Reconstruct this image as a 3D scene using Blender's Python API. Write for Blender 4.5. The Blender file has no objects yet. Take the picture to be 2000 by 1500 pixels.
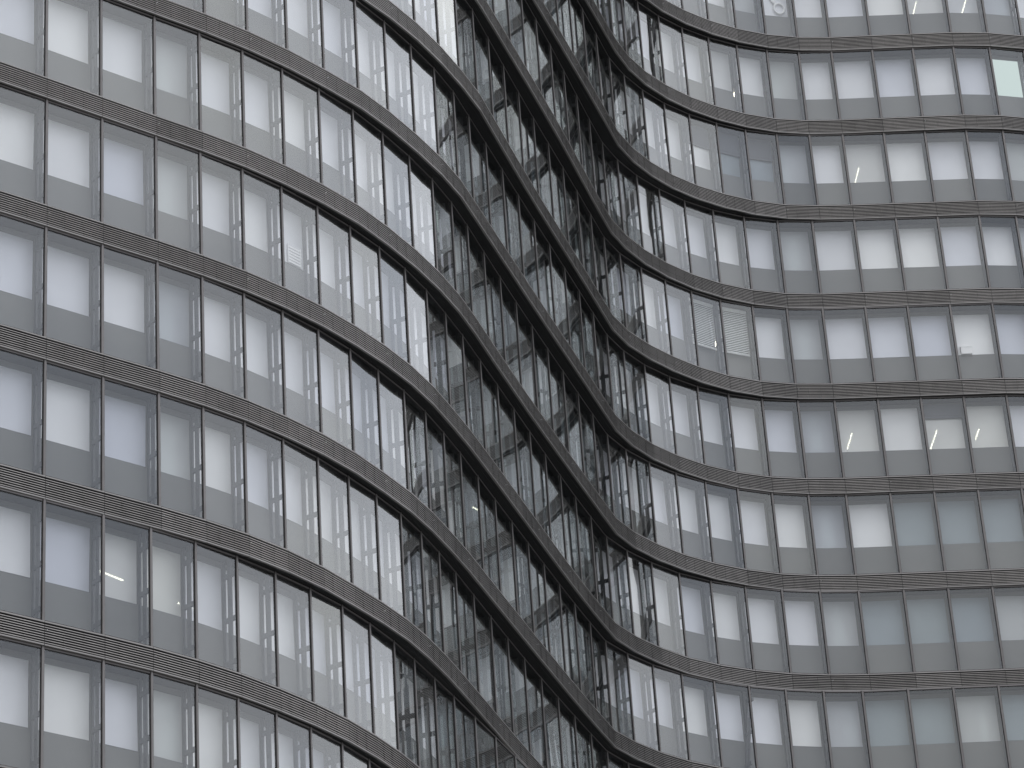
import bpy, math, random
from mathutils import Matrix, Vector
random.seed(11)
scene = bpy.context.scene
COL = scene.collection
PI = math.pi

# ------------------------------------------------------------------ camera
CAMZ = 1.7
cam_d = bpy.data.cameras.new('camera')
cam_d.sensor_width = 36.0
cam_d.lens = 110.818
cam_d.clip_start = 0.5
cam_d.clip_end = 6000
cam = bpy.data.objects.new('camera', cam_d)
R_ = Vector((0.997568745, 0.033073002, -0.061341461))
U_ = Vector((0.069689298, -0.473424090, 0.878073478))
W_ = Vector((0.0, 0.880213501, 0.474577910))
cam.matrix_world = Matrix(((R_.x, U_.x, -W_.x, 0), (R_.y, U_.y, -W_.y, 0), (R_.z, U_.z, -W_.z, CAMZ), (0, 0, 0, 1)))
COL.objects.link(cam)
scene.camera = cam

# ------------------------------------------------------------------ world
world = bpy.data.worlds.new('World')
scene.world = world
world.use_nodes = True
nt = world.node_tree
for n in list(nt.nodes): nt.nodes.remove(n)
N = nt.nodes.new
L = nt.links.new
SUN_EL, SUN_AZ = math.radians(58), math.radians(205)
out = N('ShaderNodeOutputWorld'); bg = N('ShaderNodeBackground')
sky = N('ShaderNodeTexSky'); sky.sky_type = 'NISHITA'; sky.sun_disc = False
sky.sun_elevation = SUN_EL; sky.sun_rotation = SUN_AZ
tc = N('ShaderNodeTexCoord')
mp = N('ShaderNodeMapping'); mp.inputs['Scale'].default_value = (1, 1, 1.9); mp.inputs['Location'].default_value = (3.1, 0.7, 2.2)
n1 = N('ShaderNodeTexNoise'); n1.inputs['Scale'].default_value = 3.6; n1.inputs['Detail'].default_value = 6; n1.inputs['Roughness'].default_value = 0.5
L(tc.outputs['Generated'], mp.inputs['Vector']); L(mp.outputs['Vector'], n1.inputs['Vector'])
cr = N('ShaderNodeValToRGB')
e = cr.color_ramp.elements
e[0].position = 0.30; e[0].color = (0.56, 0.585, 0.66, 1)
e[1].position = 0.70; e[1].color = (1.0, 1.0, 1.0, 1)
m = cr.color_ramp.elements.new(0.5); m.color = (0.79, 0.80, 0.86, 1)
L(n1.outputs['Fac'], cr.inputs['Fac'])
# overcast sky grows brighter from the horizon to the zenith
sep = N('ShaderNodeSeparateXYZ'); L(tc.outputs['Generated'], sep.inputs[0])
mr = N('ShaderNodeMapRange'); mr.interpolation_type = 'SMOOTHSTEP'
mr.inputs['From Min'].default_value = 0.22; mr.inputs['From Max'].default_value = 0.75
mr.inputs['To Min'].default_value = 0.66; mr.inputs['To Max'].default_value = 1.12
L(sep.outputs['Z'], mr.inputs['Value'])
sc_ = N('ShaderNodeVectorMath'); sc_.operation = 'SCALE'
az = N('ShaderNodeVectorMath'); az.operation = 'DOT_PRODUCT'; az.inputs[1].default_value = (0.62, 0.78, 0.0)
L(tc.outputs['Generated'], az.inputs[0])
am = N('ShaderNodeMath'); am.operation = 'MULTIPLY_ADD'; am.inputs[1].default_value = 0.20; am.inputs[2].default_value = 1.0
L(az.outputs['Value'], am.inputs[0])
mm = N('ShaderNodeMath'); mm.operation = 'MULTIPLY'; L(am.outputs[0], mm.inputs[0]); L(mr.outputs['Result'], mm.inputs[1])
L(cr.outputs['Color'], sc_.inputs[0]); L(mm.outputs[0], sc_.inputs['Scale'])
sc2 = N('ShaderNodeVectorMath'); sc2.operation = 'SCALE'; sc2.inputs['Scale'].default_value = 13.0
L(sc_.outputs[0], sc2.inputs[0])
mx = N('ShaderNodeMixRGB'); mx.inputs['Fac'].default_value = 0.93
L(sky.outputs['Color'], mx.inputs['Color1']); L(sc2.outputs[0], mx.inputs['Color2'])
L(mx.outputs['Color'], bg.inputs['Color']); bg.inputs['Strength'].default_value = 0.1
L(bg.outputs[0], out.inputs['Surface'])

sd = bpy.data.lights.new('sun', 'SUN'); sd.energy = 0.6; sd.angle = math.radians(25); sd.color = (1, 0.97, 0.93)
so = bpy.data.objects.new('sun', sd); COL.objects.link(so)
sdir = Vector((math.cos(SUN_EL) * math.sin(SUN_AZ), math.cos(SUN_EL) * math.cos(SUN_AZ), math.sin(SUN_EL)))
so.rotation_euler = sdir.to_track_quat('Z', 'Y').to_euler()
so.location = (0, -50, 120)

scene.view_settings.view_transform = 'Standard'
scene.view_settings.look = 'None'
scene.view_settings.exposure = 0.43
scene.view_settings.gamma = 1.0
scene.view_settings.use_curve_mapping = False
scene.cycles.transparent_max_bounces = 32
scene.cycles.max_bounces = 10
scene.cycles.glossy_bounces = 6
scene.cycles.diffuse_bounces = 3
scene.cycles.blur_glossy = 0.0

# ------------------------------------------------------------------ materials
def new_mat(name):
    m = bpy.data.materials.new(name); m.use_nodes = True
    for n in list(m.node_tree.nodes): m.node_tree.nodes.remove(n)
    o = m.node_tree.nodes.new('ShaderNodeOutputMaterial')
    return m, m.node_tree.nodes, m.node_tree.links, o

def solid(name, col, rough=0.6, metal=0.0, var=0.12, scale=6.0, spec=0.5, bump=0.0):
    m, n, l, o = new_mat(name)
    b = n.new('ShaderNodeBsdfPrincipled')
    b.inputs['Roughness'].default_value = rough; b.inputs['Metallic'].default_value = metal
    b.inputs['Specular IOR Level'].default_value = spec
    g = n.new('ShaderNodeNewGeometry')
    t = n.new('ShaderNodeTexNoise'); t.inputs['Scale'].default_value = scale; t.inputs['Detail'].default_value = 4
    l.new(g.outputs['Position'], t.inputs['Vector'])
    oi = n.new('ShaderNodeObjectInfo')
    add = n.new('ShaderNodeMath'); add.operation = 'MULTIPLY_ADD'; add.inputs[1].default_value = 0.5
    l.new(oi.outputs['Random'], add.inputs[0]); l.new(t.outputs['Fac'], add.inputs[2])
    mr = n.new('ShaderNodeMapRange'); mr.inputs['From Min'].default_value = 0.3; mr.inputs['From Max'].default_value = 1.2
    mr.inputs['To Min'].default_value = 1 - var; mr.inputs['To Max'].default_value = 1 + var
    l.new(add.outputs[0], mr.inputs['Value'])
    v = n.new('ShaderNodeVectorMath'); v.operation = 'SCALE'; v.inputs[0].default_value = col
    l.new(mr.outputs['Result'], v.inputs['Scale']); l.new(v.outputs[0], b.inputs['Base Color'])
    if bump:
        bp = n.new('ShaderNodeBump'); bp.inputs['Strength'].default_value = bump; bp.inputs['Distance'].default_value = 0.01
        l.new(t.outputs['Fac'], bp.inputs['Height']); l.new(bp.outputs['Normal'], b.inputs['Normal'])
    l.new(b.outputs[0], o.inputs['Surface'])
    return m

def glass(name, r0, tint, rtint, power, wav, bump_scale=0.9, maxr=0.9):
    """coated glazing: mirror share grows with the angle of view, the rest lets light through"""
    m, n, l, o = new_mat(name)
    tr = n.new('ShaderNodeBsdfTransparent'); tr.inputs['Color'].default_value = (*tint, 1)
    gl = n.new('ShaderNodeBsdfGlossy'); gl.inputs['Roughness'].default_value = 0.0
    gl.inputs['Color'].default_value = (*rtint, 1)
    g = n.new('ShaderNodeNewGeometry')
    dot = n.new('ShaderNodeVectorMath'); dot.operation = 'DOT_PRODUCT'
    l.new(g.outputs['Incoming'], dot.inputs[0]); l.new(g.outputs['Normal'], dot.inputs[1])
    ab = n.new('ShaderNodeMath'); ab.operation = 'ABSOLUTE'; l.new(dot.outputs['Value'], ab.inputs[0])
    om = n.new('ShaderNodeMath'); om.operation = 'SUBTRACT'; om.inputs[0].default_value = 1; l.new(ab.outputs[0], om.inputs[1])
    pw = n.new('ShaderNodeMath'); pw.operation = 'POWER'; pw.inputs[1].default_value = power; l.new(om.outputs[0], pw.inputs[0])
    ma = n.new('ShaderNodeMath'); ma.operation = 'MULTIPLY_ADD'; ma.inputs[1].default_value = maxr - r0; ma.inputs[2].default_value = r0
    l.new(pw.outputs[0], ma.inputs[0])
    mix = n.new('ShaderNodeMixShader'); l.new(ma.outputs[0], mix.inputs['Fac'])
    l.new(tr.outputs[0], mix.inputs[1]); l.new(gl.outputs[0], mix.inputs[2])
    if wav:
        mp = n.new('ShaderNodeMapping'); mp.inputs['Scale'].default_value = (1.0, 1.0, 0.28)
        l.new(g.outputs['Position'], mp.inputs['Vector'])
        t = n.new('ShaderNodeTexNoise'); t.inputs['Scale'].default_value = bump_scale; t.inputs['Detail'].default_value = 0.5
        l.new(mp.outputs['Vector'], t.inputs['Vector'])
        bp = n.new('ShaderNodeBump'); bp.inputs['Strength'].default_value = 1.0; bp.inputs['Distance'].default_value = wav
        l.new(t.outputs['Fac'], bp.inputs['Height']); l.new(bp.outputs['Normal'], gl.inputs['Normal'])
    l.new(mix.outputs[0], o.inputs['Surface'])
    return m

def film(name, see, tone, tint=(1, 1, 1)):
    """inner window: pale colour painted for room glow and reflected sky, part soft mirror, part see-through"""
    m, n, l, o = new_mat(name)
    b = n.new('ShaderNodeBsdfDiffuse')
    oi = n.new('ShaderNodeObjectInfo')
    cr = n.new('ShaderNodeValToRGB'); e = cr.color_ramp.elements
    e[0].position = 0.0; e[0].color = (0.74*tone, 0.76*tone, 0.83*tone, 1)
    e[1].position = 1.0; e[1].color = (0.97*tone, 0.97*tone, 0.95*tone, 1)
    x = cr.color_ramp.elements.new(0.35); x.color = (0.90*tone, 0.905*tone, 0.935*tone, 1)
    l.new(oi.outputs['Random'], cr.inputs['Fac'])
    g = n.new('ShaderNodeNewGeometry'); t = n.new('ShaderNodeTexNoise'); t.inputs['Scale'].default_value = 0.55; t.inputs['Detail'].default_value = 3  # cloud-like mottling painted into the pane colour
    l.new(g.outputs['Position'], t.inputs['Vector'])
    mr = n.new('ShaderNodeMapRange'); mr.inputs['From Min'].default_value = 0.3; mr.inputs['From Max'].default_value = 0.7
    mr.inputs['To Min'].default_value = 0.90; mr.inputs['To Max'].default_value = 1.0
    l.new(t.outputs['Fac'], mr.inputs['Value'])
    v = n.new('ShaderNodeVectorMath'); v.operation = 'SCALE'; l.new(cr.outputs['Color'], v.inputs[0]); l.new(mr.outputs['Result'], v.inputs['Scale'])
    v2 = n.new('ShaderNodeVectorMath'); v2.operation = 'MULTIPLY'; v2.inputs[1].default_value = tint; l.new(v.outputs[0], v2.inputs[0])
    l.new(v2.outputs[0], b.inputs['Color'])
    tr = n.new('ShaderNodeBsdfTransparent'); tr.inputs['Color'].default_value = (0.92, 0.96, 0.95, 1)
    gl = n.new('ShaderNodeBsdfGlossy'); gl.inputs['Roughness'].default_value = 0.55
    l.new(v2.outputs[0], gl.inputs['Color'])
    m1 = n.new('ShaderNodeMixShader'); m1.inputs['Fac'].default_value = 0.4
    l.new(b.outputs[0], m1.inputs[1]); l.new(gl.outputs[0], m1.inputs[2])
    m2 = n.new('ShaderNodeMixShader'); m2.inputs['Fac'].default_value = see
    l.new(m1.outputs[0], m2.inputs[1]); l.new(tr.outputs[0], m2.inputs[2])
    l.new(m2.outputs[0], o.inputs['Surface'])
    return m

def emit(name, col, s):
    m, n, l, o = new_mat(name)
    em = n.new('ShaderNodeEmission'); em.inputs['Color'].default_value = (*col, 1); em.inputs['Strength'].default_value = s
    l.new(em.outputs[0], o.inputs['Surface'])
    return m

M = {
 'slat': solid('brushed_aluminium_slat', (0.27, 0.258, 0.242), 0.38, 0.5, 0.26, 3.0),
 'rail': solid('aluminium_rail', (0.28, 0.27, 0.257), 0.35, 0.5, 0.08, 3.0),
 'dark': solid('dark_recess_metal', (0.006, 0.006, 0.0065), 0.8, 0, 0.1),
 'soffit': solid('black_soffit_panel', (0.011, 0.011, 0.0115), 0.6, 0, 0.25, 1.5),
 'mullion': solid('bronze_grey_mullion', (0.185, 0.175, 0.170), 0.45, 0.2, 0.15, 4.0),
 'gasket': solid('black_gasket', (0.015, 0.014, 0.014), 0.8, 0, 0.1),
 'wall': solid('grey_spandrel_panel', (0.165, 0.165, 0.155), 0.6, 0, 0.12, 0.8),
 'fin': solid('grey_cavity_steel', (0.095, 0.097, 0.100), 0.5, 0.0, 0.15, 2.0),
 'inframe': solid('inner_window_frame', (0.11, 0.112, 0.115), 0.5, 0, 0.1),
 'ceiling': solid('white_ceiling', (0.42, 0.42, 0.41), 0.8, 0, 0.06, 0.7),
 'room': solid('room_wall', (0.16, 0.17, 0.18), 0.8, 0, 0.15, 0.3),
 'column': solid('pale_column', (0.92, 0.95, 0.93), 0.5, 0, 0.03),
 'blind': solid('grey_roller_blind', (0.13, 0.135, 0.15), 0.8, 0, 0.06),
 'venetian': solid('pale_blind_slat', (0.82, 0.84, 0.82), 0.4, 0, 0.05),
 'white': solid('white_object', (0.97, 0.97, 0.96), 0.6, 0, 0.03),
 'ground': solid('paved_ground', (0.17, 0.17, 0.165), 0.9, 0, 0.2, 0.05),
 'steel': solid('bolt_steel', (0.5, 0.5, 0.49), 0.3, 0.6, 0.05),
 'glass': glass('outer_glazing', 0.095, (0.965, 0.975, 0.975), (0.935, 0.965, 0.958), 2.5, 0.0013, 1.1, 0.80),
 'glass_back': glass('outer_glazing_back', 0.02, (1, 1, 1), (0.95, 0.97, 0.97), 5.0, 0, 1, 0.25),
 'pane': film('inner_glazing', 0.14, 1.0),
 'pane_dim': film('inner_glazing_dull_sky_tone', 0.60, 0.80, (0.80, 0.88, 0.92)),  # duller sky reflection painted in as a darker, bluer pane colour
 'pane_shaded': film('inner_glazing_of_fold', 0.55, 0.55, (0.86, 0.95, 0.95)),  # shade of the fold put into a darker copy of the pane
 'pane_lit': film('inner_glazing_of_lit_room', 0.36, 1.0, (1, 0.99, 0.95)),
 'pane_column': film('inner_glazing_before_column', 0.60, 1.0),
 'pane_clear': glass('clear_inner_glazing', 0.12, (0.80, 0.86, 0.85), (0.97, 0.985, 1.0), 4.0, 0, 0.5, 0.92),
 'tube': emit('fluorescent_tube', (1.0, 0.93, 0.72), 8.0),
 'mint': emit('backlit_mint_blind', (0.72, 0.86, 0.82), 0.55),
}

# ------------------------------------------------------------------ mesh helpers
class MB:
    def __init__(s): s.v = []; s.f = []; s.m = []
    def quad(s, a, b, c, d, mi=0):
        i = len(s.v); s.v += [a, b, c, d]; s.f.append((i, i+1, i+2, i+3)); s.m.append(mi)
    def box(s, x0, x1, y0, y1, z0, z1, mi=0):
        i = len(s.v)
        s.v += [(x0,y0,z0),(x1,y0,z0),(x1,y1,z0),(x0,y1,z0),(x0,y0,z1),(x1,y0,z1),(x1,y1,z1),(x0,y1,z1)]
        for q in ((0,1,5,4),(1,2,6,5),(2,3,7,6),(3,0,4,7),(4,5,6,7),(3,2,1,0)):
            s.f.append(tuple(i+k for k in q)); s.m.append(mi)
    def prism(s, pts, x0, x1, mi=0):
        """profile pts (y,z) counter-clockwise seen from -x, swept along x"""
        i = len(s.v); n = len(pts)
        s.v += [(x0, a, b) for a, b in pts] + [(x1, a, b) for a, b in pts]
        for k in range(n):
            s.f.append((i+k, i+(k+1) % n, i+n+(k+1) % n, i+n+k)); s.m.append(mi)
        s.f.append(tuple(i+k for k in range(n))[::-1]); s.m.append(mi)
        s.f.append(tuple(i+n+k for k in range(n))); s.m.append(mi)
    def cyl(s, p0, p1, r, seg=16, mi=0):
        p0, p1 = Vector(p0), Vector(p1); d = (p1-p0).normalized()
        a = d.orthogonal().normalized(); b = d.cross(a); i = len(s.v)
        for p in (p0, p1):
            for k in range(seg):
                t = 2*PI*k/seg; s.v.append(tuple(p + a*r*math.cos(t) + b*r*math.sin(t)))
        for k in range(seg):
            j = (k+1) % seg; s.f.append((i+k, i+j, i+seg+j, i+seg+k)); s.m.append(mi)
        s.f.append(tuple(i+k for k in range(seg))[::-1]); s.m.append(mi)
        s.f.append(tuple(i+seg+k for k in range(seg))); s.m.append(mi)
    def add(s, o, mat):
        i = len(s.v); s.v += [tuple(mat @ Vector(p)) for p in o.v]
        s.f += [tuple(i+k for k in f) for f in o.f]; s.m += o.m
    def mesh(s, name, mats):
        me = bpy.data.meshes.new(name); me.from_pydata(s.v, [], s.f)
        for k in mats: me.materials.append(M[k])
        me.polygons.foreach_set('material_index', s.m); me.update()
        return me

def obj(name, me, parent=None, mat=None, **props):
    o = bpy.data.objects.new(name, me); COL.objects.link(o)
    if parent is not None: o.parent = parent
    if mat is not None: o.matrix_local = mat
    for k, v in props.items(): o[k] = v
    return o

def empty(name, loc, **props):
    o = bpy.data.objects.new(name, None); COL.objects.link(o); o.location = loc; o.empty_display_size = 0.3
    for k, v in props.items(): o[k] = v
    return o

# ------------------------------------------------------------------ plan data
# per storey: outline of its glass front in plan (metres), panel classes, panels in view
FL = {}
def classes(*counts):
    return [q for q, n in enumerate(counts) for _ in range(n)]
FL[-10] = ([
    (-12.702, 59.617), (-11.531, 60.585), (-10.360, 61.553), (-9.189, 62.521), (-8.018, 63.489), (-6.848, 64.458), (-5.805, 65.336), (-4.723, 66.253),
    (-3.625, 67.208), (-2.532, 68.197), (-1.471, 69.224), (-0.477, 70.294), (0.406, 71.418), (1.133, 72.600), (1.669, 73.834), (2.121, 75.278),
    (2.572, 76.722), (3.021, 78.167), (3.470, 79.612), (3.916, 81.057), (4.364, 82.502), (4.813, 83.947), (5.263, 85.391), (5.715, 86.835),
    (6.103, 87.915), (6.542, 88.936), (7.060, 89.872), (7.667, 90.706), (8.357, 91.437), (9.137, 92.056), (10.020, 92.540), (11.019, 92.848),
    (12.126, 92.993), (13.570, 93.068), (15.014, 93.143), (16.466, 93.218), (17.786, 93.407), (19.057, 93.748), (20.281, 94.242), (21.447, 94.861),
    (22.541, 95.599), (23.553, 96.447), (24.470, 97.396), (25.283, 98.436),
    ], classes(5, 9, 9, 9, 3, 8), range(0, 0))
FL[-9] = ([
    (-12.702, 59.617), (-11.531, 60.585), (-10.360, 61.553), (-9.189, 62.521), (-8.018, 63.489), (-6.848, 64.458), (-5.814, 65.336), (-4.756, 66.253),
    (-3.692, 67.208), (-2.640, 68.197), (-1.623, 69.224), (-0.670, 70.294), (0.179, 71.418), (0.882, 72.600), (1.409, 73.834), (1.861, 75.278),
    (2.312, 76.722), (2.761, 78.167), (3.210, 79.612), (3.656, 81.057), (4.104, 82.502), (4.553, 83.947), (5.003, 85.391), (5.455, 86.835),
    (5.852, 87.915), (6.315, 88.936), (6.867, 89.872), (7.515, 90.706), (8.249, 91.437), (9.070, 92.056), (9.987, 92.540), (11.010, 92.848),
    (12.126, 92.993), (13.570, 93.068), (15.014, 93.143), (16.466, 93.218), (17.786, 93.407), (19.057, 93.748), (20.281, 94.242), (21.447, 94.861),
    (22.541, 95.599), (23.553, 96.447), (24.470, 97.396), (25.283, 98.436),
    ], classes(5, 9, 9, 9, 3, 8), range(0, 0))
FL[-8] = ([
    (-12.702, 59.617), (-11.531, 60.585), (-10.360, 61.553), (-9.189, 62.521), (-8.018, 63.489), (-6.848, 64.458), (-5.823, 65.336), (-4.789, 66.253),
    (-3.760, 67.208), (-2.749, 68.197), (-1.774, 69.224), (-0.862, 70.294), (-0.048, 71.418), (0.631, 72.600), (1.149, 73.834), (1.601, 75.278),
    (2.052, 76.722), (2.501, 78.167), (2.950, 79.612), (3.396, 81.057), (3.844, 82.502), (4.293, 83.947), (4.743, 85.391), (5.195, 86.835),
    (5.601, 87.915), (6.088, 88.936), (6.675, 89.872), (7.364, 90.706), (8.140, 91.437), (9.002, 92.056), (9.954, 92.540), (11.001, 92.848),
    (12.126, 92.993), (13.570, 93.068), (15.014, 93.143), (16.466, 93.218), (17.786, 93.407), (19.057, 93.748), (20.281, 94.242), (21.447, 94.861),
    (22.541, 95.599), (23.553, 96.447), (24.470, 97.396), (25.283, 98.436),
    ], classes(5, 9, 9, 9, 3, 8), range(0, 0))
FL[-7] = ([
    (-12.702, 59.617), (-11.531, 60.585), (-10.360, 61.553), (-9.189, 62.521), (-8.018, 63.489), (-6.848, 64.458), (-5.832, 65.336), (-4.821, 66.253),
    (-3.827, 67.208), (-2.857, 68.197), (-1.926, 69.224), (-1.055, 70.294), (-0.276, 71.418), (0.380, 72.600), (0.889, 73.834), (1.341, 75.278),
    (1.792, 76.722), (2.241, 78.167), (2.690, 79.612), (3.136, 81.057), (3.584, 82.502), (4.033, 83.947), (4.483, 85.391), (4.935, 86.835),
    (5.350, 87.915), (5.860, 88.936), (6.482, 89.872), (7.212, 90.706), (8.032, 91.437), (8.935, 92.056), (9.922, 92.540), (10.992, 92.848),
    (12.126, 92.993), (13.570, 93.068), (15.014, 93.143), (16.466, 93.218), (17.786, 93.407), (19.057, 93.748), (20.281, 94.242), (21.447, 94.861),
    (22.541, 95.599), (23.553, 96.447), (24.470, 97.396), (25.283, 98.436),
    ], classes(5, 9, 9, 9, 3, 8), range(0, 0))
FL[-6] = ([
    (-12.702, 59.617), (-11.531, 60.585), (-10.360, 61.553), (-9.189, 62.521), (-8.018, 63.489), (-6.848, 64.458), (-5.841, 65.336), (-4.854, 66.253),
    (-3.895, 67.208), (-2.966, 68.197), (-2.077, 69.224), (-1.247, 70.294), (-0.503, 71.418), (0.129, 72.600), (0.629, 73.834), (1.081, 75.278),
    (1.532, 76.722), (1.981, 78.167), (2.430, 79.612), (2.876, 81.057), (3.324, 82.502), (3.773, 83.947), (4.223, 85.391), (4.675, 86.835),
    (5.099, 87.915), (5.633, 88.936), (6.290, 89.872), (7.061, 90.706), (7.923, 91.437), (8.867, 92.056), (9.889, 92.540), (10.983, 92.848),
    (12.126, 92.993), (13.570, 93.068), (15.014, 93.143), (16.466, 93.218), (17.786, 93.407), (19.057, 93.748), (20.281, 94.242), (21.447, 94.861),
    (22.541, 95.599), (23.553, 96.447), (24.470, 97.396), (25.283, 98.436),
    ], classes(5, 9, 9, 9, 3, 8), range(0, 0))
FL[-5] = ([
    (-12.702, 59.617), (-11.531, 60.585), (-10.360, 61.553), (-9.189, 62.521), (-8.018, 63.489), (-6.848, 64.458), (-5.850, 65.336), (-4.887, 66.253),
    (-3.962, 67.208), (-3.074, 68.197), (-2.229, 69.224), (-1.440, 70.294), (-0.730, 71.418), (-0.122, 72.600), (0.369, 73.834), (0.821, 75.278),
    (1.272, 76.722), (1.721, 78.167), (2.170, 79.612), (2.616, 81.057), (3.064, 82.502), (3.513, 83.947), (3.963, 85.391), (4.415, 86.835),
    (4.848, 87.915), (5.406, 88.936), (6.097, 89.872), (6.909, 90.706), (7.815, 91.437), (8.800, 92.056), (9.856, 92.540), (10.974, 92.848),
    (12.126, 92.993), (13.570, 93.068), (15.014, 93.143), (16.466, 93.218), (17.786, 93.407), (19.057, 93.748), (20.281, 94.242), (21.447, 94.861),
    (22.541, 95.599), (23.553, 96.447), (24.470, 97.396), (25.283, 98.436),
    ], classes(5, 9, 9, 9, 3, 8), range(24, 38))
FL[-4] = ([
    (-12.704, 59.617), (-11.532, 60.586), (-10.360, 61.555), (-9.188, 62.524), (-8.017, 63.493), (-6.847, 64.463), (-5.856, 65.351), (-4.909, 66.286),
    (-4.008, 67.265), (-3.150, 68.282), (-2.336, 69.335), (-1.578, 70.428), (-0.891, 71.568), (-0.300, 72.760), (0.185, 73.998), (0.637, 75.446),
    (1.088, 76.893), (1.538, 78.342), (1.987, 79.790), (2.434, 81.239), (2.883, 82.688), (3.333, 84.136), (3.783, 85.584), (4.235, 87.032),
    (4.674, 88.112), (5.258, 89.120), (5.978, 90.039), (6.805, 90.862), (7.732, 91.570), (8.739, 92.161), (9.813, 92.613), (10.944, 92.882),
    (12.105, 92.986), (13.555, 93.062), (15.002, 93.138), (16.452, 93.217), (17.763, 93.424), (19.033, 93.784), (20.257, 94.279), (21.422, 94.899),
    (22.516, 95.638), (23.527, 96.486), (24.444, 97.436), (25.256, 98.477),
    ], classes(5, 9, 9, 9, 3, 8), range(20, 38))
FL[-3] = ([
    (-12.706, 59.618), (-11.532, 60.589), (-10.358, 61.560), (-9.184, 62.531), (-8.011, 63.503), (-6.839, 64.476), (-5.854, 65.374), (-4.922, 66.329),
    (-4.042, 67.331), (-3.208, 68.372), (-2.417, 69.446), (-1.676, 70.555), (-1.002, 71.706), (-0.418, 72.905), (0.063, 74.148), (0.514, 75.602),
    (0.963, 77.057), (1.411, 78.511), (1.857, 79.967), (2.301, 81.423), (2.744, 82.880), (3.182, 84.337), (3.614, 85.797), (4.039, 87.258),
    (4.525, 88.317), (5.147, 89.304), (5.886, 90.206), (6.745, 90.995), (7.694, 91.674), (8.712, 92.245), (9.803, 92.651), (10.949, 92.861),
    (12.111, 92.973), (13.556, 93.071), (15.001, 93.168), (16.460, 93.268), (17.773, 93.477), (19.043, 93.837), (20.266, 94.333), (21.431, 94.954),
    (22.524, 95.694), (23.534, 96.544), (24.450, 97.494), (25.261, 98.536),
    ], classes(5, 9, 9, 9, 3, 8), range(16, 37))
FL[-2] = ([
    (-12.699, 59.618), (-11.535, 60.579), (-10.371, 61.540), (-9.207, 62.501), (-8.043, 63.461), (-6.880, 64.422), (-5.883, 65.285), (-4.919, 66.185),
    (-4.000, 67.131), (-3.137, 68.129), (-2.345, 69.183), (-1.640, 70.298), (-1.037, 71.470), (-0.540, 72.691), (-0.131, 73.944), (0.301, 75.384),
    (0.727, 76.824), (1.150, 78.265), (1.565, 79.707), (1.972, 81.151), (2.364, 82.598), (2.750, 84.048), (3.140, 85.497), (3.545, 86.940),
    (4.036, 88.060), (4.666, 89.107), (5.420, 90.067), (6.283, 90.931), (7.255, 91.666), (8.323, 92.254), (9.473, 92.650), (10.672, 92.850),
    (12.118, 92.952), (13.563, 93.053), (15.008, 93.157), (16.454, 93.263), (17.755, 93.486), (19.024, 93.849), (20.248, 94.343), (21.414, 94.962),
    (22.508, 95.700), (23.520, 96.548), (24.437, 97.497), (25.250, 98.537),
    ], classes(5, 9, 9, 8, 4, 8), range(13, 37))
FL[-1] = ([
    (-12.695, 59.620), (-11.538, 60.575), (-10.381, 61.530), (-9.224, 62.485), (-8.067, 63.439), (-6.911, 64.394), (-5.926, 65.257), (-4.985, 66.167),
    (-4.100, 67.133), (-3.281, 68.155), (-2.534, 69.231), (-1.876, 70.346), (-1.289, 71.546), (-0.781, 72.758), (-0.330, 74.001), (0.063, 75.459),
    (0.454, 76.918), (0.851, 78.374), (1.257, 79.828), (1.674, 81.279), (2.095, 82.730), (2.513, 84.181), (2.923, 85.634), (3.335, 87.086),
    (3.842, 88.193), (4.532, 89.201), (5.327, 90.131), (6.207, 90.980), (7.184, 91.711), (8.270, 92.264), (9.437, 92.615), (10.643, 92.790),
    (12.099, 92.903), (13.537, 93.015), (14.986, 93.128), (16.434, 93.242), (17.734, 93.466), (19.004, 93.829), (20.227, 94.323), (21.393, 94.943),
    (22.487, 95.681), (23.498, 96.529), (24.415, 97.478), (25.228, 98.519),
    ], classes(5, 9, 9, 8, 4, 8), range(8, 36))
FL[0] = ([
    (-12.674, 59.606), (-11.527, 60.547), (-10.380, 61.488), (-9.233, 62.429), (-8.086, 63.370), (-6.932, 64.317), (-5.961, 65.189), (-5.042, 66.129),
    (-4.187, 67.131), (-3.375, 68.166), (-2.675, 69.291), (-2.042, 70.473), (-1.474, 71.653), (-1.000, 72.867), (-0.631, 74.144), (-0.211, 75.603),
    (0.208, 77.063), (0.626, 78.523), (1.047, 79.982), (1.473, 81.440), (1.901, 82.897), (2.324, 84.355), (2.744, 85.815), (3.167, 87.274),
    (3.689, 88.390), (4.360, 89.428), (5.173, 90.356), (6.100, 91.173), (7.128, 91.855), (8.250, 92.364), (9.442, 92.672), (10.665, 92.829),
    (12.114, 92.946), (13.558, 93.063), (15.000, 93.182), (16.448, 93.302), (17.749, 93.528), (19.018, 93.890), (20.242, 94.384), (21.408, 95.003),
    (22.502, 95.741), (23.514, 96.589), (24.431, 97.538), (25.244, 98.578),
    ], classes(5, 9, 9, 8, 4, 8), range(3, 36))
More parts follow.
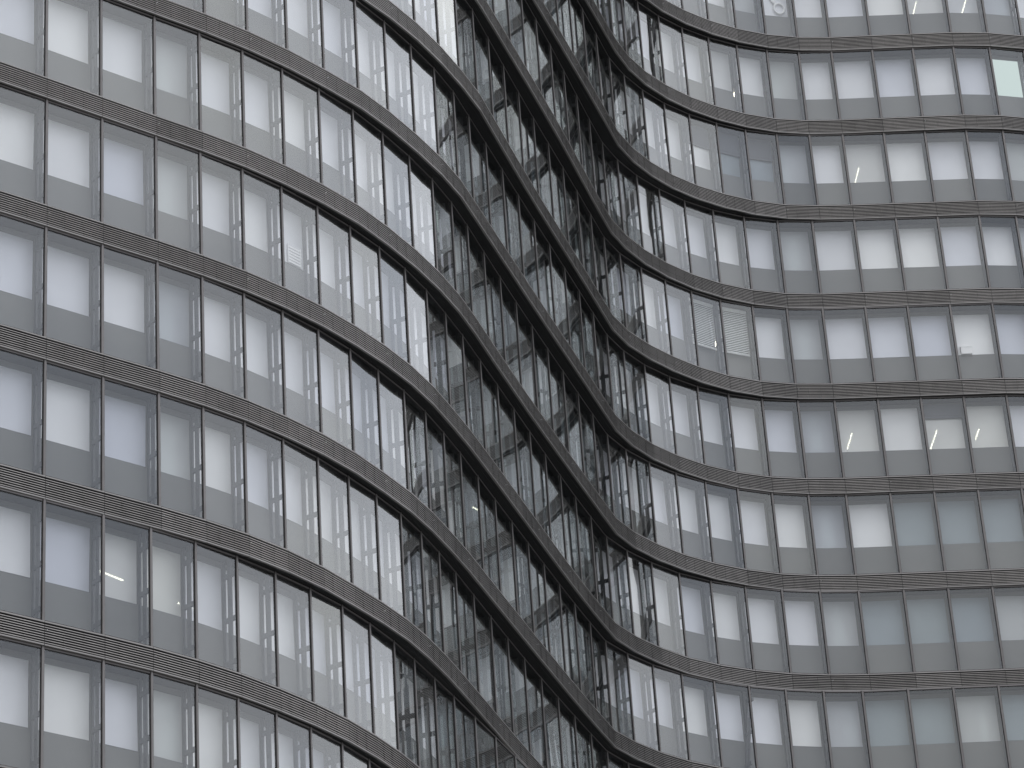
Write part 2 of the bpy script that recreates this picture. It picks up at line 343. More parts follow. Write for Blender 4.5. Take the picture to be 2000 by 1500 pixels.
FL[1] = ([
    (-12.711, 59.571), (-11.554, 60.535), (-10.397, 61.499), (-9.240, 62.463), (-8.078, 63.430), (-7.075, 64.252), (-6.099, 65.123), (-5.193, 66.064),
    (-4.349, 67.071), (-3.561, 68.144), (-2.871, 69.329), (-2.245, 70.539), (-1.700, 71.758), (-1.243, 73.008), (-0.868, 74.258), (-0.472, 75.723),
    (-0.071, 77.187), (0.336, 78.649), (0.755, 80.108), (1.180, 81.565), (1.607, 83.021), (2.037, 84.476), (2.470, 85.930), (2.912, 87.382),
    (3.483, 88.482), (4.227, 89.480), (5.082, 90.385), (6.045, 91.172), (7.098, 91.835), (8.229, 92.351), (9.427, 92.675), (10.659, 92.842),
    (12.116, 92.951), (13.570, 93.059), (15.023, 93.168), (16.469, 93.277), (17.770, 93.501), (19.039, 93.863), (20.263, 94.358), (21.428, 94.978),
    (22.522, 95.717), (23.533, 96.565), (24.450, 97.515), (25.262, 98.556),
    ], classes(4, 10, 9, 8, 4, 8), range(1, 36))
FL[2] = ([
    (-12.699, 59.649), (-11.539, 60.595), (-10.379, 61.541), (-9.219, 62.487), (-8.067, 63.427), (-7.100, 64.256), (-6.170, 65.124), (-5.302, 66.065),
    (-4.499, 67.076), (-3.763, 68.163), (-3.097, 69.271), (-2.508, 70.423), (-2.016, 71.612), (-1.581, 72.908), (-1.184, 74.168), (-0.765, 75.640),
    (-0.351, 77.113), (0.059, 78.586), (0.468, 80.059), (0.877, 81.532), (1.288, 83.004), (1.711, 84.470), (2.156, 85.931), (2.618, 87.386),
    (3.244, 88.490), (4.012, 89.506), (4.884, 90.432), (5.897, 91.198), (7.006, 91.820), (8.187, 92.288), (9.418, 92.602), (10.673, 92.796),
    (12.133, 92.920), (13.579, 93.041), (15.022, 93.160), (16.467, 93.280), (17.768, 93.504), (19.037, 93.867), (20.261, 94.361), (21.427, 94.980),
    (22.521, 95.718), (23.533, 96.566), (24.450, 97.515), (25.263, 98.555),
    ], classes(4, 10, 9, 8, 4, 8), range(1, 35))
FL[3] = ([
    (-12.679, 59.640), (-11.523, 60.587), (-10.367, 61.534), (-9.211, 62.481), (-8.060, 63.422), (-7.102, 64.262), (-6.205, 65.161), (-5.372, 66.124),
    (-4.592, 67.149), (-3.893, 68.247), (-3.281, 69.412), (-2.704, 70.595), (-2.224, 71.811), (-1.817, 73.036), (-1.437, 74.276), (-1.030, 75.729),
    (-0.622, 77.181), (-0.213, 78.633), (0.197, 80.085), (0.608, 81.536), (1.022, 82.986), (1.443, 84.433), (1.876, 85.876), (2.327, 87.312),
    (2.985, 88.389), (3.763, 89.384), (4.659, 90.271), (5.673, 91.020), (6.775, 91.633), (7.939, 92.118), (9.148, 92.472), (10.390, 92.684),
    (11.836, 92.790), (13.282, 92.894), (14.729, 92.998), (16.175, 93.103), (17.476, 93.327), (18.745, 93.689), (19.969, 94.184), (21.134, 94.804),
    (22.228, 95.543), (23.239, 96.391), (24.156, 97.341), (24.968, 98.382),
    ], classes(4, 10, 9, 8, 4, 8), range(1, 35))
FL[4] = ([
    (-12.669, 59.602), (-11.511, 60.563), (-10.353, 61.524), (-9.195, 62.485), (-8.055, 63.432), (-7.133, 64.267), (-6.258, 65.149), (-5.450, 66.125),
    (-4.714, 67.184), (-4.065, 68.316), (-3.464, 69.420), (-2.936, 70.530), (-2.493, 71.707), (-2.105, 72.921), (-1.741, 74.193), (-1.339, 75.673),
    (-0.940, 77.153), (-0.540, 78.633), (-0.127, 80.108), (0.302, 81.579), (0.742, 83.047), (1.193, 84.513), (1.650, 85.977), (2.114, 87.438),
    (2.732, 88.534), (3.582, 89.469), (4.578, 90.249), (5.654, 90.917), (6.774, 91.506), (7.934, 92.013), (9.136, 92.407), (10.376, 92.647),
    (11.822, 92.754), (13.268, 92.858), (14.714, 92.963), (16.160, 93.069), (17.461, 93.292), (18.731, 93.655), (19.954, 94.150), (21.119, 94.770),
    (22.213, 95.509), (23.224, 96.358), (24.140, 97.308), (24.952, 98.349),
    ], classes(4, 10, 9, 8, 4, 8), range(1, 26))
FL[5] = ([
    (-12.646, 59.594), (-11.491, 60.545), (-10.336, 61.496), (-9.181, 62.447), (-8.237, 63.260), (-7.339, 64.121), (-6.498, 65.044), (-5.714, 66.037),
    (-4.993, 67.058), (-4.329, 68.129), (-3.754, 69.263), (-3.250, 70.424), (-2.823, 71.598), (-2.390, 72.851), (-1.966, 74.107), (-1.491, 75.567),
    (-1.016, 77.027), (-0.542, 78.487), (-0.070, 79.948), (0.400, 81.409), (0.874, 82.870), (1.351, 84.329), (1.831, 85.787), (2.314, 87.244),
    (2.922, 88.343), (3.742, 89.298), (4.703, 90.114), (5.746, 90.824), (6.841, 91.451), (7.981, 91.989), (9.172, 92.403), (10.406, 92.650),
    (11.852, 92.757), (13.298, 92.861), (14.744, 92.966), (16.191, 93.072), (17.491, 93.296), (18.761, 93.658), (19.985, 94.153), (21.150, 94.773),
    (22.244, 95.512), (23.255, 96.360), (24.172, 97.310), (24.984, 98.351),
    ], classes(3, 11, 9, 8, 4, 8), range(1, 18))
FL[6] = ([
    (-12.646, 59.594), (-11.491, 60.545), (-10.336, 61.496), (-9.181, 62.447), (-8.242, 63.260), (-7.358, 64.121), (-6.538, 65.044), (-5.780, 66.037),
    (-5.088, 67.058), (-4.454, 68.129), (-3.908, 69.263), (-3.430, 70.424), (-3.024, 71.598), (-2.605, 72.851), (-2.186, 74.107), (-1.711, 75.567),
    (-1.236, 77.027), (-0.762, 78.487), (-0.290, 79.948), (0.180, 81.409), (0.654, 82.870), (1.131, 84.329), (1.611, 85.787), (2.094, 87.244),
    (2.711, 88.343), (3.556, 89.298), (4.553, 90.114), (5.636, 90.824), (6.771, 91.451), (7.947, 91.989), (9.163, 92.403), (10.406, 92.650),
    (11.852, 92.757), (13.298, 92.861), (14.744, 92.966), (16.191, 93.072), (17.491, 93.296), (18.761, 93.658), (19.985, 94.153), (21.150, 94.773),
    (22.244, 95.512), (23.255, 96.360), (24.172, 97.310), (24.984, 98.351),
    ], classes(3, 11, 9, 8, 4, 8), range(1, 11))
FL[7] = ([
    (-12.646, 59.594), (-11.491, 60.545), (-10.336, 61.496), (-9.181, 62.447), (-8.247, 63.260), (-7.377, 64.121), (-6.578, 65.044), (-5.846, 66.037),
    (-5.183, 67.058), (-4.579, 68.129), (-4.062, 69.263), (-3.610, 70.424), (-3.225, 71.598), (-2.820, 72.851), (-2.406, 74.107), (-1.931, 75.567),
    (-1.456, 77.027), (-0.982, 78.487), (-0.510, 79.948), (-0.040, 81.409), (0.434, 82.870), (0.911, 84.329), (1.391, 85.787), (1.874, 87.244),
    (2.501, 88.343), (3.371, 89.298), (4.402, 90.114), (5.526, 90.824), (6.702, 91.451), (7.912, 91.989), (9.153, 92.403), (10.406, 92.650),
    (11.852, 92.757), (13.298, 92.861), (14.744, 92.966), (16.191, 93.072), (17.491, 93.296), (18.761, 93.658), (19.985, 94.153), (21.150, 94.773),
    (22.244, 95.512), (23.255, 96.360), (24.172, 97.310), (24.984, 98.351),
    ], classes(3, 11, 9, 8, 4, 8), range(0, 0))
FL[8] = ([
    (-12.646, 59.594), (-11.491, 60.545), (-10.336, 61.496), (-9.181, 62.447), (-8.252, 63.260), (-7.397, 64.121), (-6.618, 65.044), (-5.912, 66.037),
    (-5.278, 67.058), (-4.704, 68.129), (-4.216, 69.263), (-3.790, 70.424), (-3.425, 71.598), (-3.035, 72.851), (-2.626, 74.107), (-2.151, 75.567),
    (-1.676, 77.027), (-1.202, 78.487), (-0.730, 79.948), (-0.260, 81.409), (0.214, 82.870), (0.691, 84.329), (1.171, 85.787), (1.654, 87.244),
    (2.290, 88.343), (3.185, 89.298), (4.252, 90.114), (5.416, 90.824), (6.632, 91.451), (7.878, 91.989), (9.144, 92.403), (10.406, 92.650),
    (11.852, 92.757), (13.298, 92.861), (14.744, 92.966), (16.191, 93.072), (17.491, 93.296), (18.761, 93.658), (19.985, 94.153), (21.150, 94.773),
    (22.244, 95.512), (23.255, 96.360), (24.172, 97.310), (24.984, 98.351),
    ], classes(3, 11, 9, 8, 4, 8), range(0, 0))
FL[9] = ([
    (-12.646, 59.594), (-11.491, 60.545), (-10.336, 61.496), (-9.181, 62.447), (-8.257, 63.260), (-7.416, 64.121), (-6.659, 65.044), (-5.978, 66.037),
    (-5.373, 67.058), (-4.829, 68.129), (-4.370, 69.263), (-3.969, 70.424), (-3.626, 71.598), (-3.250, 72.851), (-2.846, 74.107), (-2.371, 75.567),
    (-1.896, 77.027), (-1.422, 78.487), (-0.950, 79.948), (-0.480, 81.409), (-0.006, 82.870), (0.471, 84.329), (0.951, 85.787), (1.434, 87.244),
    (2.080, 88.343), (2.999, 89.298), (4.101, 90.114), (5.306, 90.824), (6.563, 91.451), (7.843, 91.989), (9.134, 92.403), (10.406, 92.650),
    (11.852, 92.757), (13.298, 92.861), (14.744, 92.966), (16.191, 93.072), (17.491, 93.296), (18.761, 93.658), (19.985, 94.153), (21.150, 94.773),
    (22.244, 95.512), (23.255, 96.360), (24.172, 97.310), (24.984, 98.351),
    ], classes(3, 11, 9, 8, 4, 8), range(0, 0))
FL[10] = ([
    (-12.646, 59.594), (-11.491, 60.545), (-10.336, 61.496), (-9.181, 62.447), (-8.263, 63.260), (-7.435, 64.121), (-6.699, 65.044), (-6.045, 66.037),
    (-5.468, 67.058), (-4.954, 68.129), (-4.523, 69.263), (-4.149, 70.424), (-3.827, 71.598), (-3.464, 72.851), (-3.066, 74.107), (-2.591, 75.567),
    (-2.116, 77.027), (-1.642, 78.487), (-1.170, 79.948), (-0.700, 81.409), (-0.226, 82.870), (0.251, 84.329), (0.731, 85.787), (1.214, 87.244),
    (1.869, 88.343), (2.814, 89.298), (3.951, 90.114), (5.196, 90.824), (6.493, 91.451), (7.809, 91.989), (9.125, 92.403), (10.406, 92.650),
    (11.852, 92.757), (13.298, 92.861), (14.744, 92.966), (16.191, 93.072), (17.491, 93.296), (18.761, 93.658), (19.985, 94.153), (21.150, 94.773),
    (22.244, 95.512), (23.255, 96.360), (24.172, 97.310), (24.984, 98.351),
    ], classes(3, 11, 9, 8, 4, 8), range(0, 0))
FL[11] = ([
    (-12.646, 59.594), (-11.491, 60.545), (-10.336, 61.496), (-9.181, 62.447), (-8.268, 63.260), (-7.454, 64.121), (-6.739, 65.044), (-6.111, 66.037),
    (-5.563, 67.058), (-5.079, 68.129), (-4.677, 69.263), (-4.329, 70.424), (-4.028, 71.598), (-3.679, 72.851), (-3.286, 74.107), (-2.811, 75.567),
    (-2.336, 77.027), (-1.862, 78.487), (-1.390, 79.948), (-0.920, 81.409), (-0.446, 82.870), (0.031, 84.329), (0.511, 85.787), (0.994, 87.244),
    (1.659, 88.343), (2.628, 89.298), (3.801, 90.114), (5.086, 90.824), (6.423, 91.451), (7.775, 91.989), (9.115, 92.403), (10.406, 92.650),
    (11.852, 92.757), (13.298, 92.861), (14.744, 92.966), (16.191, 93.072), (17.491, 93.296), (18.761, 93.658), (19.985, 94.153), (21.150, 94.773),
    (22.244, 95.512), (23.255, 96.360), (24.172, 97.310), (24.984, 98.351),
    ], classes(3, 11, 9, 8, 4, 8), range(0, 0))
FL[12] = ([
    (-12.646, 59.594), (-11.491, 60.545), (-10.336, 61.496), (-9.181, 62.447), (-8.273, 63.260), (-7.473, 64.121), (-6.779, 65.044), (-6.177, 66.037),
    (-5.658, 67.058), (-5.204, 68.129), (-4.831, 69.263), (-4.509, 70.424), (-4.229, 71.598), (-3.894, 72.851), (-3.506, 74.107), (-3.031, 75.567),
    (-2.556, 77.027), (-2.082, 78.487), (-1.610, 79.948), (-1.140, 81.409), (-0.666, 82.870), (-0.189, 84.329), (0.291, 85.787), (0.774, 87.244),
    (1.448, 88.343), (2.443, 89.298), (3.650, 90.114), (4.976, 90.824), (6.354, 91.451), (7.740, 91.989), (9.106, 92.403), (10.406, 92.650),
    (11.852, 92.757), (13.298, 92.861), (14.744, 92.966), (16.191, 93.072), (17.491, 93.296), (18.761, 93.658), (19.985, 94.153), (21.150, 94.773),
    (22.244, 95.512), (23.255, 96.360), (24.172, 97.310), (24.984, 98.351),
    ], classes(3, 11, 9, 8, 4, 8), range(0, 0))
Z0, H, HB = 13.0604152 * 3.5 + CAMZ, 3.5, 0.58
HR = H - HB
def zf(k): return Z0 - k * H
W = [1.5, 1.29, 1.5, 1.2, 1.45, 1.32]
YG = 0.07           # set-back of the glass
YW = 0.57           # inner wall plane

def frame(k, i):
    P = FL[k][0]; a, b = P[i], P[i+1]
    dx, dy = b[0]-a[0], b[1]-a[1]; l = math.hypot(dx, dy)
    return a, math.atan2(dy, dx), l
def bay_mat(k, i):
    a, h, l = frame(k, i); w = W[FL[k][1][i]]
    return Matrix.Translation((a[0], a[1], zf(k))) @ Matrix.Rotation(h, 4, 'Z') @ Matrix.Diagonal((l/w, 1, 1, 1))
def joint_mat(k, i):
    _, h0, _ = frame(k, max(i-1, 0)); _, h1, _ = frame(k, i)
    a = FL[k][0][i]
    return Matrix.Translation((a[0], a[1], zf(k))) @ Matrix.Rotation((h0+h1)/2, 4, 'Z')

# ------------------------------------------------------------------ facade pieces (local: x along, y inward, z up from the top of the louvre band)
def louvre(w):
    b = MB(); g = 0.007
    b.prism([(0.0, -0.012), (0.0, -0.044), (0.02, -0.046), (0.06, -0.004)], g, w-g, 1)
    b.prism([(0.0, -0.545), (0.0, -0.578), (0.06, -0.58), (0.06, -0.545)], g, w-g, 1)
    for q in range(8):
        z = -0.100 - 0.0585*q
        b.prism([(0.003, z+0.010), (0.0, z-0.010), (0.005, z-0.011), (0.012, z+0.010)], g, w-g, 0)
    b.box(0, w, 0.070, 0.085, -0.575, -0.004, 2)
    for x in (w*0.33, w*0.67): b.box(x-0.006, x+0.006, 0.02, 0.07, -0.54, -0.05, 2)
    return b
def mullion_():
    b = MB()
    b.box(-0.032, 0.018, 0.045, 0.11, 0.0, HR-0.003, 0)
    b.box(0.018, 0.036, 0.060, 0.11, 0.0, HR-0.003, 0)
    b.box(-0.052, -0.032, 0.066, 0.11, 0.0, HR-0.003, 1)
    b.box(0.036, 0.044, 0.072, 0.11, 0.0, HR-0.003, 1)
    return b
def transom_(w):
    b = MB()
    b.box(0.046, w-0.054, 0.062, 0.15, HR-0.045, HR-0.004, 0)
    b.box(0.046, w-0.054, 0.066, 0.14, HR-0.068, HR-0.045, 1)
    return b
def sillrail_(w):
    b = MB()
    b.box(0.046, w-0.054, 0.062, 0.15, 0.0, 0.028, 0)
    b.box(0.046, w-0.054, 0.068, 0.14, 0.028, 0.040, 1)
    return b
def pane_outer(w):
    b = MB(); x0, x1, y0, y1, z0, z1 = 0.044, w-0.052, YG+0.008, YG+0.022, 0.03, HR-0.05
    b.quad((x0,y0,z0),(x1,y0,z0),(x1,y0,z1),(x0,y0,z1),0)
    b.quad((x1,y1,z0),(x0,y1,z0),(x0,y1,z1),(x1,y1,z1),1)
    b.quad((x0,y0,z1),(x1,y0,z1),(x1,y1,z1),(x0,y1,z1),1)
    b.quad((x0,y1,z0),(x1,y1,z0),(x1,y0,z0),(x0,y0,z0),1)
    b.quad((x0,y1,z0),(x0,y0,z0),(x0,y0,z1),(x0,y1,z1),1)
    b.quad((x1,y0,z0),(x1,y1,z0),(x1,y1,z1),(x1,y0,z1),1)
    return b
SILL, HEAD, JL, JR = 1.20, 2.78, 0.08, 0.05
def wall_(w):
    b = MB(); y0, y1 = YW-0.02, YW+0.06
    b.box(0, w, y0, y1, -0.05, SILL)
    b.box(0, w, y0, y1, HEAD, HR-0.003)
    b.box(0, JL, y0, y1, SILL, HEAD)
    b.box(w-JR, w, y0, y1, SILL, HEAD)
    b.box(0, w, y1, 0.78, -0.03, 0.12)
    return b
def inframe_(w):
    b = MB(); y0, y1 = YW-0.016, YW+0.03; t = 0.014
    x0, x1 = JL+0.001, w-JR-0.001; z0, z1 = SILL+0.001, HEAD-0.001
    b.box(x0, x1, y0, y1, z0, z0+t); b.box(x0, x1, y0, y1, z1-t, z1)
    b.box(x0, x0+t, y0, y1, z0+t, z1-t); b.box(x1-t, x1, y0, y1, z0+t, z1-t)
    return b
def pane_inner(w):
    b = MB(); x0, x1 = JL+0.012, w-JR-0.012
    b.box(x0, x1, YW-0.014, YW-0.004, SILL+.012, HEAD-.012)
    return b
def bracket_(lean=0.0):
    b = MB(); t = 0.016
    def post(y0, y1):
        i = len(b.v)
        b.box(-t, t, y0, y1, 0.0, HR-0.003)
        if lean:
            for k in range(i, len(b.v)):
                x, y, z = b.v[k]; b.v[k] = (x + lean*(z-1.5), y, z)
    post(0.250, 0.385); post(0.462, YW-0.022)
    for z in (0.30, 1.36, 2.46):
        b.box(-t*1.5+lean*(z-1.5), t*1.5+lean*(z-1.5), 0.112, YW-0.032, z, z+0.115)
    for z in (0.88, 1.9):
        b.box(-t*2.2+lean*(z-1.5), t*2.2+lean*(z-1.5), 0.295, 0.345, z, z+0.05)
    return b
def bolt_():
    b = MB()
    b.cyl((0.06, -0.012, -0.215), (0.06, 0.03, -0.215), 0.011, 10, 0)
    return b

MESH = {}
def get(kind, w=None):
    key = (kind, w)
    if key not in MESH:
        if kind == 'louvre': MESH[key] = (louvre(w), ['slat', 'rail', 'dark'])
        elif kind == 'mullion': MESH[key] = (mullion_(), ['mullion', 'gasket'])
        elif kind == 'transom': MESH[key] = (transom_(w), ['mullion', 'gasket'])
        elif kind == 'sill_rail': MESH[key] = (sillrail_(w), ['mullion', 'gasket'])
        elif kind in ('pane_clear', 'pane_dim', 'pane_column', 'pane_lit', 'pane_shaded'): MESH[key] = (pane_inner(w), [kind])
        elif kind == 'pane_outer': MESH[key] = (pane_outer(w), ['glass', 'glass_back'])
        elif kind == 'wall': MESH[key] = (wall_(w), ['wall'])
        elif kind == 'inframe': MESH[key] = (inframe_(w), ['inframe'])
        elif kind == 'pane_inner': MESH[key] = (pane_inner(w), ['pane'])
        elif kind == 'bracket': MESH[key] = (bracket_(0.0), ['fin'])
        elif kind == 'leaning': MESH[key] = (bracket_(0.13), ['fin'])
        elif kind == 'bolt': MESH[key] = (bolt_(), ['steel', 'gasket'])
        MESH[key] = MESH[key] + (MESH[key][0].mesh(kind, MESH[key][1]),)
    return MESH[key]

tower = empty('office_tower', (0, 80, 0), label='wavy dark glass office tower with horizontal louvre bands on every storey', category='office building')
INV = Matrix.Translation((0, -80, 0))

LOUV_BOLTS = {}
def place(name, kind, w, mat, parent=None, **pr):
    me = get(kind, w)[2]
    return obj(name, me, tower if parent is None else parent, (INV @ mat) if parent is None else mat, **pr)

def miter(P, d):
    out = []
    n = len(P)
    for i in range(n):
        ns = []
        for a, b in ((i-1, i), (i, i+1)):
            if a < 0 or b >= n: continue
            dx, dy = P[b][0]-P[a][0], P[b][1]-P[a][1]; l = math.hypot(dx, dy); ns.append((-dy/l, dx/l))
        nx = sum(q[0] for q in ns)/len(ns); ny = sum(q[1] for q in ns)/len(ns); s = nx*nx+ny*ny
        out.append((P[i][0]+nx*d/s, P[i][1]+ny*d/s))
    return out

rest = {k: MB() for k in ('louvre', 'mullion', 'transom', 'sill_rail', 'pane_outer', 'wall', 'inframe', 'pane_inner', 'bracket')}
OPEN_BAY = (3, 28)
NO_PANE = {(-4, 36)}
CLEAR = {(-1, 27), (-1, 28)}
DIM = {(1, 32), (1, 33), (1, 34), (1, 35), (2, 30), (2, 31), (2, 32), (2, 33), (2, 34), (2, 35), (3, 30), (3, 31), (3, 32), (3, 33), (3, 34), (3, 35), (0, 30), (-3, 28), (-3, 29)}  # bays given the pane colour with dull sky painted in
COLUMNS = [(9.95, 93.78, 0.27, range(-6, 5)), (-8.16, 64.85, 0.27, range(-2, 8)), (18.6, 94.75, 0.3, range(-6, 5)), (14.2, 94.0, 0.14, (3,)), (16.4, 94.15, 0.2, (2, 3))]
LT = [(-5, 15.68, 95.88, 'left one of two lit ceiling lights in the top row, upper right corner'),
      (-5, 17.50, 96.00, 'right one of two lit ceiling lights in the top row, upper right corner'),
      (-4, 8.73, 95.00, 'bright ceiling light low in a second row window just right of the fold'),
      (-3, 12.76, 95.94, 'lone thin ceiling light in the third row of the right wing'),
      (-1, 7.05, 94.78, 'ceiling light glimpsed between the slats of the lowered blind'),
      (0, 11.34, 95.83, 'leftmost of three ceiling lights in one lit row of the right wing'),
      (0, 14.23, 96.31, 'long ceiling light under the half-drawn blind, middle of the three in its row'),
      (0, 15.71, 96.00, 'shortest and rightmost of three ceiling lights in one row of the right wing'),
      (5, -9.52, 65.45, 'small ceiling light at the left edge of a yellowish window, lower left of the tower'),
      (5, -8.14, 67.27, 'slanting ceiling light low in a window beside the round column, lower left of the tower'),]
BEFORE = set()
LITBAY = set()
for k, x, y, _ in LT:
    P = FL[k][0]
    for i in range(len(P)-1):
        if (P[i][0]*y - P[i][1]*x) * (P[i+1][0]*y - P[i+1][1]*x) <= 0: LITBAY.add((k, i))
for cx, cy, _, ks in COLUMNS:           # the bay through which each column is seen
    for k in ks:
        P = FL[k][0]
        for i in range(len(P)-1):
            if (P[i][0]*cy - P[i][1]*cx) * (P[i+1][0]*cy - P[i+1][1]*cx) <= 0: BEFORE.add((k, i))
def pane_kind(k, i):
    if (k, i) in CLEAR: return 'pane_clear'
    if (k, i) in LITBAY: return 'pane_lit'
    if (k, i) in BEFORE: return 'pane_column'
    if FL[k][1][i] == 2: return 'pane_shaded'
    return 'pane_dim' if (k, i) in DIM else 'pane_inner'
for k in sorted(FL):
    P, cls, vis = FL[k]
    vis = set(vis)
    for i in range(len(cls)):
        w = W[cls[i]]; bm = bay_mat(k, i); jm = joint_mat(k, i)
        if i in vis:
            lv = place('louvre_panel', 'louvre', w, bm)
            if (i + 2*k) % 2 == 0 and (i*7+k) % 5 != 0:
                place('bolt', 'bolt', None, Matrix.Identity(4), lv)
            place('glass_pane', 'pane_outer', w, bm)
            place('transom', 'transom', w, bm)
            place('sill_rail', 'sill_rail', w, bm)
            place('mullion', 'mullion', None, jm)
            place('bracket', 'leaning' if (k, i) == OPEN_BAY else 'bracket', None, jm)
            wl = place('wall_panel', 'wall', w, bm)
            fr = place('window_frame', 'inframe', w, Matrix.Identity(4), wl)
            # inner windows hang a touch out of true, each a little differently
            tilt = Matrix.Translation((w/2, YW, 1.9)) @ Matrix.Rotation(math.radians(random.gauss(0, 0.5)), 4, 'X') @ Matrix.Rotation(math.radians(random.gauss(0, 0.5)), 4, 'Z') @ Matrix.Translation((-w/2, -YW, -1.9))
            if (k, i) not in NO_PANE:
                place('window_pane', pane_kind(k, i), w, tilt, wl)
        else:
            for kd in ('louvre', 'transom', 'sill_rail', 'pane_outer', 'wall', 'inframe', 'pane_inner'):
                rest[kd].add(get(kd, w)[0], INV @ bm)
            for kd in ('mullion', 'bracket'):
                rest[kd].add(get(kd)[0], INV @ jm)
NM = {'louvre': 'distant_louvres', 'mullion': 'distant_mullions', 'transom': 'distant_transoms', 'sill_rail': 'distant_sill_rails', 'pane_outer': 'distant_glazing',
      'wall': 'distant_wall_panels', 'inframe': 'distant_window_frames', 'pane_inner': 'distant_window_panes', 'bracket': 'distant_brackets'}
for kd, b in rest.items():
    mats = [v[1] for kk, v in MESH.items() if kk[0] == kd][0]
    obj(NM[kd], b.mesh(NM[kd], mats), tower, None, kind='stuff')

# slabs, soffits, ceilings and rear room walls, storey by storey
def strip(b, A, B_, z, mi=0):
    for i in range(len(A)-1):
        b.quad((A[i][0], A[i][1]-80, z), (B_[i][0], B_[i][1]-80, z), (B_[i+1][0], B_[i+1][1]-80, z), (A[i+1][0], A[i+1][1]-80, z), mi)
for k in sorted(FL):
    P = FL[k][0]; z = zf(k)
    b = MB()
    A, B1 = miter(P, 0.058), miter(P, 1.25)
    strip(b, A, B1, z-0.578); strip(b, A, B1, z-0.30)
    C0, C1 = miter(P, 0.16), miter(P, 0.17)        # drip rail under the slab
    for Q0, Q1 in ((C0, C1),):
        for i in range(len(P)-1):
            b.quad((Q0[i][0], Q0[i][1]-80, z-0.60), (Q0[i+1][0], Q0[i+1][1]-80, z-0.60), (Q0[i+1][0], Q0[i+1][1]-80, z-0.578), (Q0[i][0], Q0[i][1]-80, z-0.578))
    obj('soffit', b.mesh('soffit', ['soffit']), tower)
    b = MB()
    strip(b, miter(P, YW+0.05), miter(P, 6.0), z+HR-0.008)
    obj('ceiling', b.mesh('ceiling', ['ceiling']), tower)
    b = MB(); Q = miter(P, 5.9)
    for i in range(len(P)-1):
        b.quad((Q[i][0], Q[i][1]-80, z-0.2), (Q[i+1][0], Q[i+1][1]-80, z-0.2), (Q[i+1][0], Q[i+1][1]-80, z+HR), (Q[i][0], Q[i][1]-80, z+HR))
    strip(b, miter(P, YW+0.09), Q, z-0.02)
    obj('room_wall', b.mesh('room_wall', ['room']), tower)

# round concrete columns standing behind the inner windows
for x, y, r, ks in COLUMNS:
    for k in ks:
        b = MB(); b.cyl((0, 0, 0), (0, 0, HR-0.02), r, 24)
        me = b.mesh('column', ['column'])
        for f in me.polygons: f.use_smooth = len(f.vertices) == 4
        obj('column', me, tower, Matrix.Translation((x, y-80, zf(k))))

# ------------------------------------------------------------------ things in the windows
def light_thing(k, x, y, rz, ln, label):
    t = empty('ceiling_light', (x, y, zf(k)+HR-0.06), label=label, category='ceiling light', group='lit linear ceiling lights')
    t.rotation_euler = (0, 0, rz)
    b = MB(); b.box(-0.085, 0.085, -ln/2, ln/2, 0.0, 0.05); b.box(-0.085, -0.075, -ln/2, ln/2, -0.03, 0.0); b.box(0.075, 0.085, -ln/2, ln/2, -0.03, 0.0)
    obj('housing', b.mesh('housing', ['inframe']), t)
    b = MB(); b.cyl((0, -ln/2+0.03, -0.022), (0, ln/2-0.03, -0.022), 0.019, 10)
    obj('tube', b.mesh('tube', ['tube']), t)
for q, (k, x, y, lab) in enumerate(LT):
    light_thing(k, x, y, math.radians(4 if k < 5 else -38), [1.2, 1.2, 1.0, 1.5, 1.2, 1.2, 1.7, 0.8, 0.9, 1.2][q], lab)

def in_bay(k, i): return bay_mat(k, i)
def thing_at(name, k, i, **pr):
    o = empty(name, (0, 0, 0), **pr); o.matrix_world = in_bay(k, i); return o
# venetian blinds
for i, lab in ((27, 'lowered venetian blind with a ceiling light behind it, left of a pair'), (28, 'lowered venetian blind, right one of a pair beside the clear windows')):
    t = thing_at('venetian_blind', -1, i, label=lab, category='blind', group='lowered venetian blinds')
    w = W[FL[-1][1][i]]
    b = MB()
    z = 2.75
    while z > 1.17:
        b.prism([(0.400, z-0.022), (0.402, z-0.024), (0.426, z+0.022), (0.424, z+0.024)], 0.07, w-0.07); z -= 0.068
    obj('slats', b.mesh('slats', ['venetian']), t)
    b = MB(); b.box(0.07, w-0.07, 0.39, 0.44, 2.78, 2.86); obj('head_rail', b.mesh('head_rail', ['venetian']), t)
    b = MB(); b.box(0.07, w-0.07, 0.40, 0.435, 1.12, 1.15); obj('bottom_rail', b.mesh('bottom_rail', ['venetian']), t)
# half-drawn grey roller blinds
for k, i, zb, lab in ((-3, 27, 2.02, 'half-drawn grey roller blind, leftmost of three side by side in the third row'),
                  (-3, 28, 2.02, 'half-drawn grey roller blind, middle of three side by side in the third row'),
                  (-3, 29, 2.02, 'half-drawn grey roller blind, rightmost of three side by side in the third row'),
                  (0, 33, 2.32, 'slightly drawn grey roller blind above a long lit ceiling light in the right wing')):
    w = W[FL[k][1][i]]
    t = thing_at('roller_blind', k, i, label=lab, category='blind', group='partly drawn roller blinds')
    b = MB(); b.box(JL-0.04, w-JR+0.005, YW-0.06, YW-0.05, zb+0.03, 2.86); obj('cloth', b.mesh('cloth', ['blind']), t)
    b = MB(); b.box(JL-0.05, w-JR+0.01, YW-0.07, YW-0.04, zb, zb+0.03); b.box(JL-0.05, w-JR+0.01, YW-0.066, YW-0.048, zb+0.11, zb+0.125); obj('bottom_bar', b.mesh('bottom_bar', ['fin']), t)
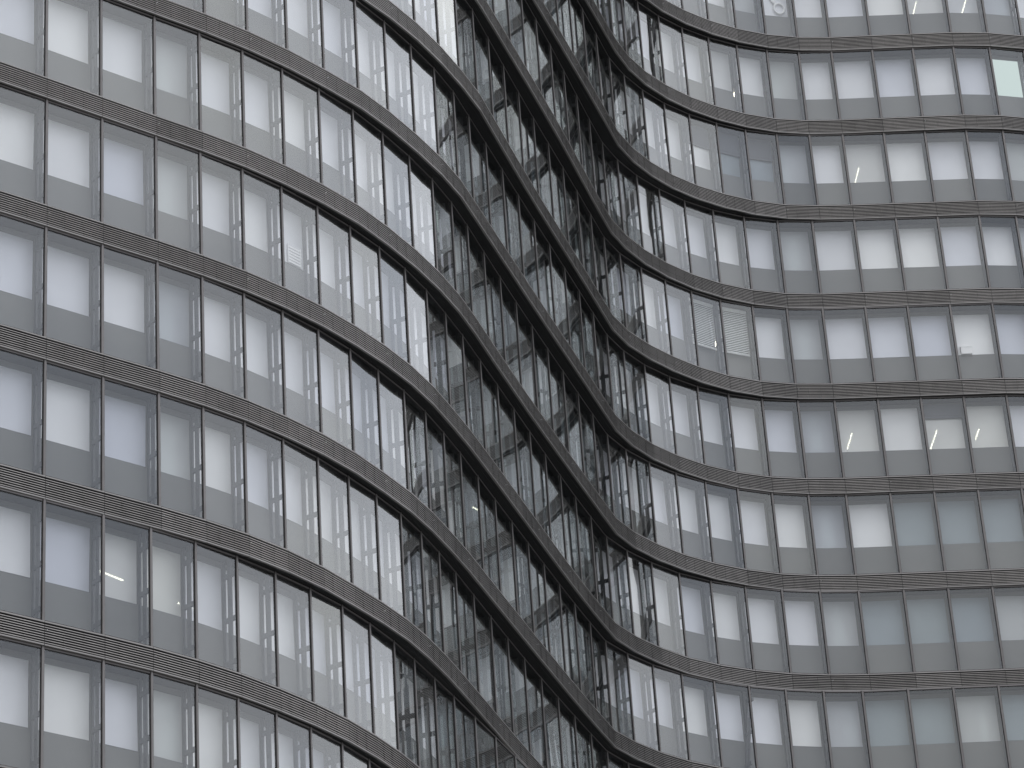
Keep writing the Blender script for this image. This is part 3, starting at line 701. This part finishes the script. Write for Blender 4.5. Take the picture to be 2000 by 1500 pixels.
# mint backlit blind
w = W[FL[-4][1][36]]
t = thing_at('roller_blind', -4, 36, label='fully drawn pale mint blind glowing in the far right window of the second row', category='blind')
b = MB(); b.box(JL+0.01, w-JR-0.01, YW-0.01, YW+0.002, SILL+0.02, HEAD-0.02); obj('cloth', b.mesh('cloth', ['mint']), t)
b = MB(); b.box(JL+0.01, w-JR-0.01, YW-0.012, YW+0.01, SILL+0.002, SILL+0.02); obj('bottom_bar', b.mesh('bottom_bar', ['fin']), t)
# looped white ornament hanging in a top row window
t = thing_at('hanging_ornament', -5, 30, label='white looped ornament on a twisted stem hanging in a top row window', category='ornament')
b = MB(); cx, cz, r = 0.80, 1.52, 0.20
for q in range(22):
    a0, a1 = 2*PI*q/22, 2*PI*(q+1)/22
    b.cyl((cx+r*math.cos(a0), YW-0.06, cz+r*1.1*math.sin(a0)), (cx+r*math.cos(a1), YW-0.06, cz+r*1.1*math.sin(a1)), 0.035, 8)
obj('loop', b.mesh('loop', ['white']), t)
b = MB(); p = (cx-0.13, YW-0.06, cz+0.16)
for q in range(7):
    nx = (p[0]-0.062, YW-0.06+0.03*math.sin(q), p[2]+0.085+0.02*math.sin(q*1.9)); b.cyl(p, nx, 0.045+0.014*math.sin(q*1.7), 8); p = nx
obj('stem', b.mesh('stem', ['white']), t)
# white box on a sill
t = thing_at('white_box', -1, 34, label='small white box with a lid standing on the sill of a right wing window', category='box')
b = MB(); b.box(0.24, 0.62, YW-0.14, YW-0.025, SILL, SILL+0.25); obj('body', b.mesh('body', ['white']), t)
b = MB(); b.box(0.23, 0.63, YW-0.15, YW-0.022, SILL+0.25, SILL+0.29); obj('lid', b.mesh('lid', ['white']), t)
# shelf of white slats seen low in a left wing window
t = thing_at('slatted_rack', 2, 7, label='white slatted rack leaning low in a left wing window', category='rack')
b = MB()
for q in range(6): b.box(0.66, 1.10, YW-0.06, YW-0.04, SILL+0.03+0.085*q, SILL+0.085+0.085*q)
obj('slats', b.mesh('rack_slats', ['white']), t)
b = MB(); b.box(0.65, 0.67, YW-0.065, YW-0.035, SILL, SILL+0.56); b.box(1.09, 1.11, YW-0.065, YW-0.035, SILL, SILL+0.56); obj('uprights', b.mesh('uprights', ['white']), t)

# ------------------------------------------------------------------ ground
b = MB(); b.quad((-3000, -3000, 0), (3000, -3000, 0), (3000, 3000, 0), (-3000, 3000, 0))
obj('ground', b.mesh('ground', ['ground']), None, None, kind='structure')
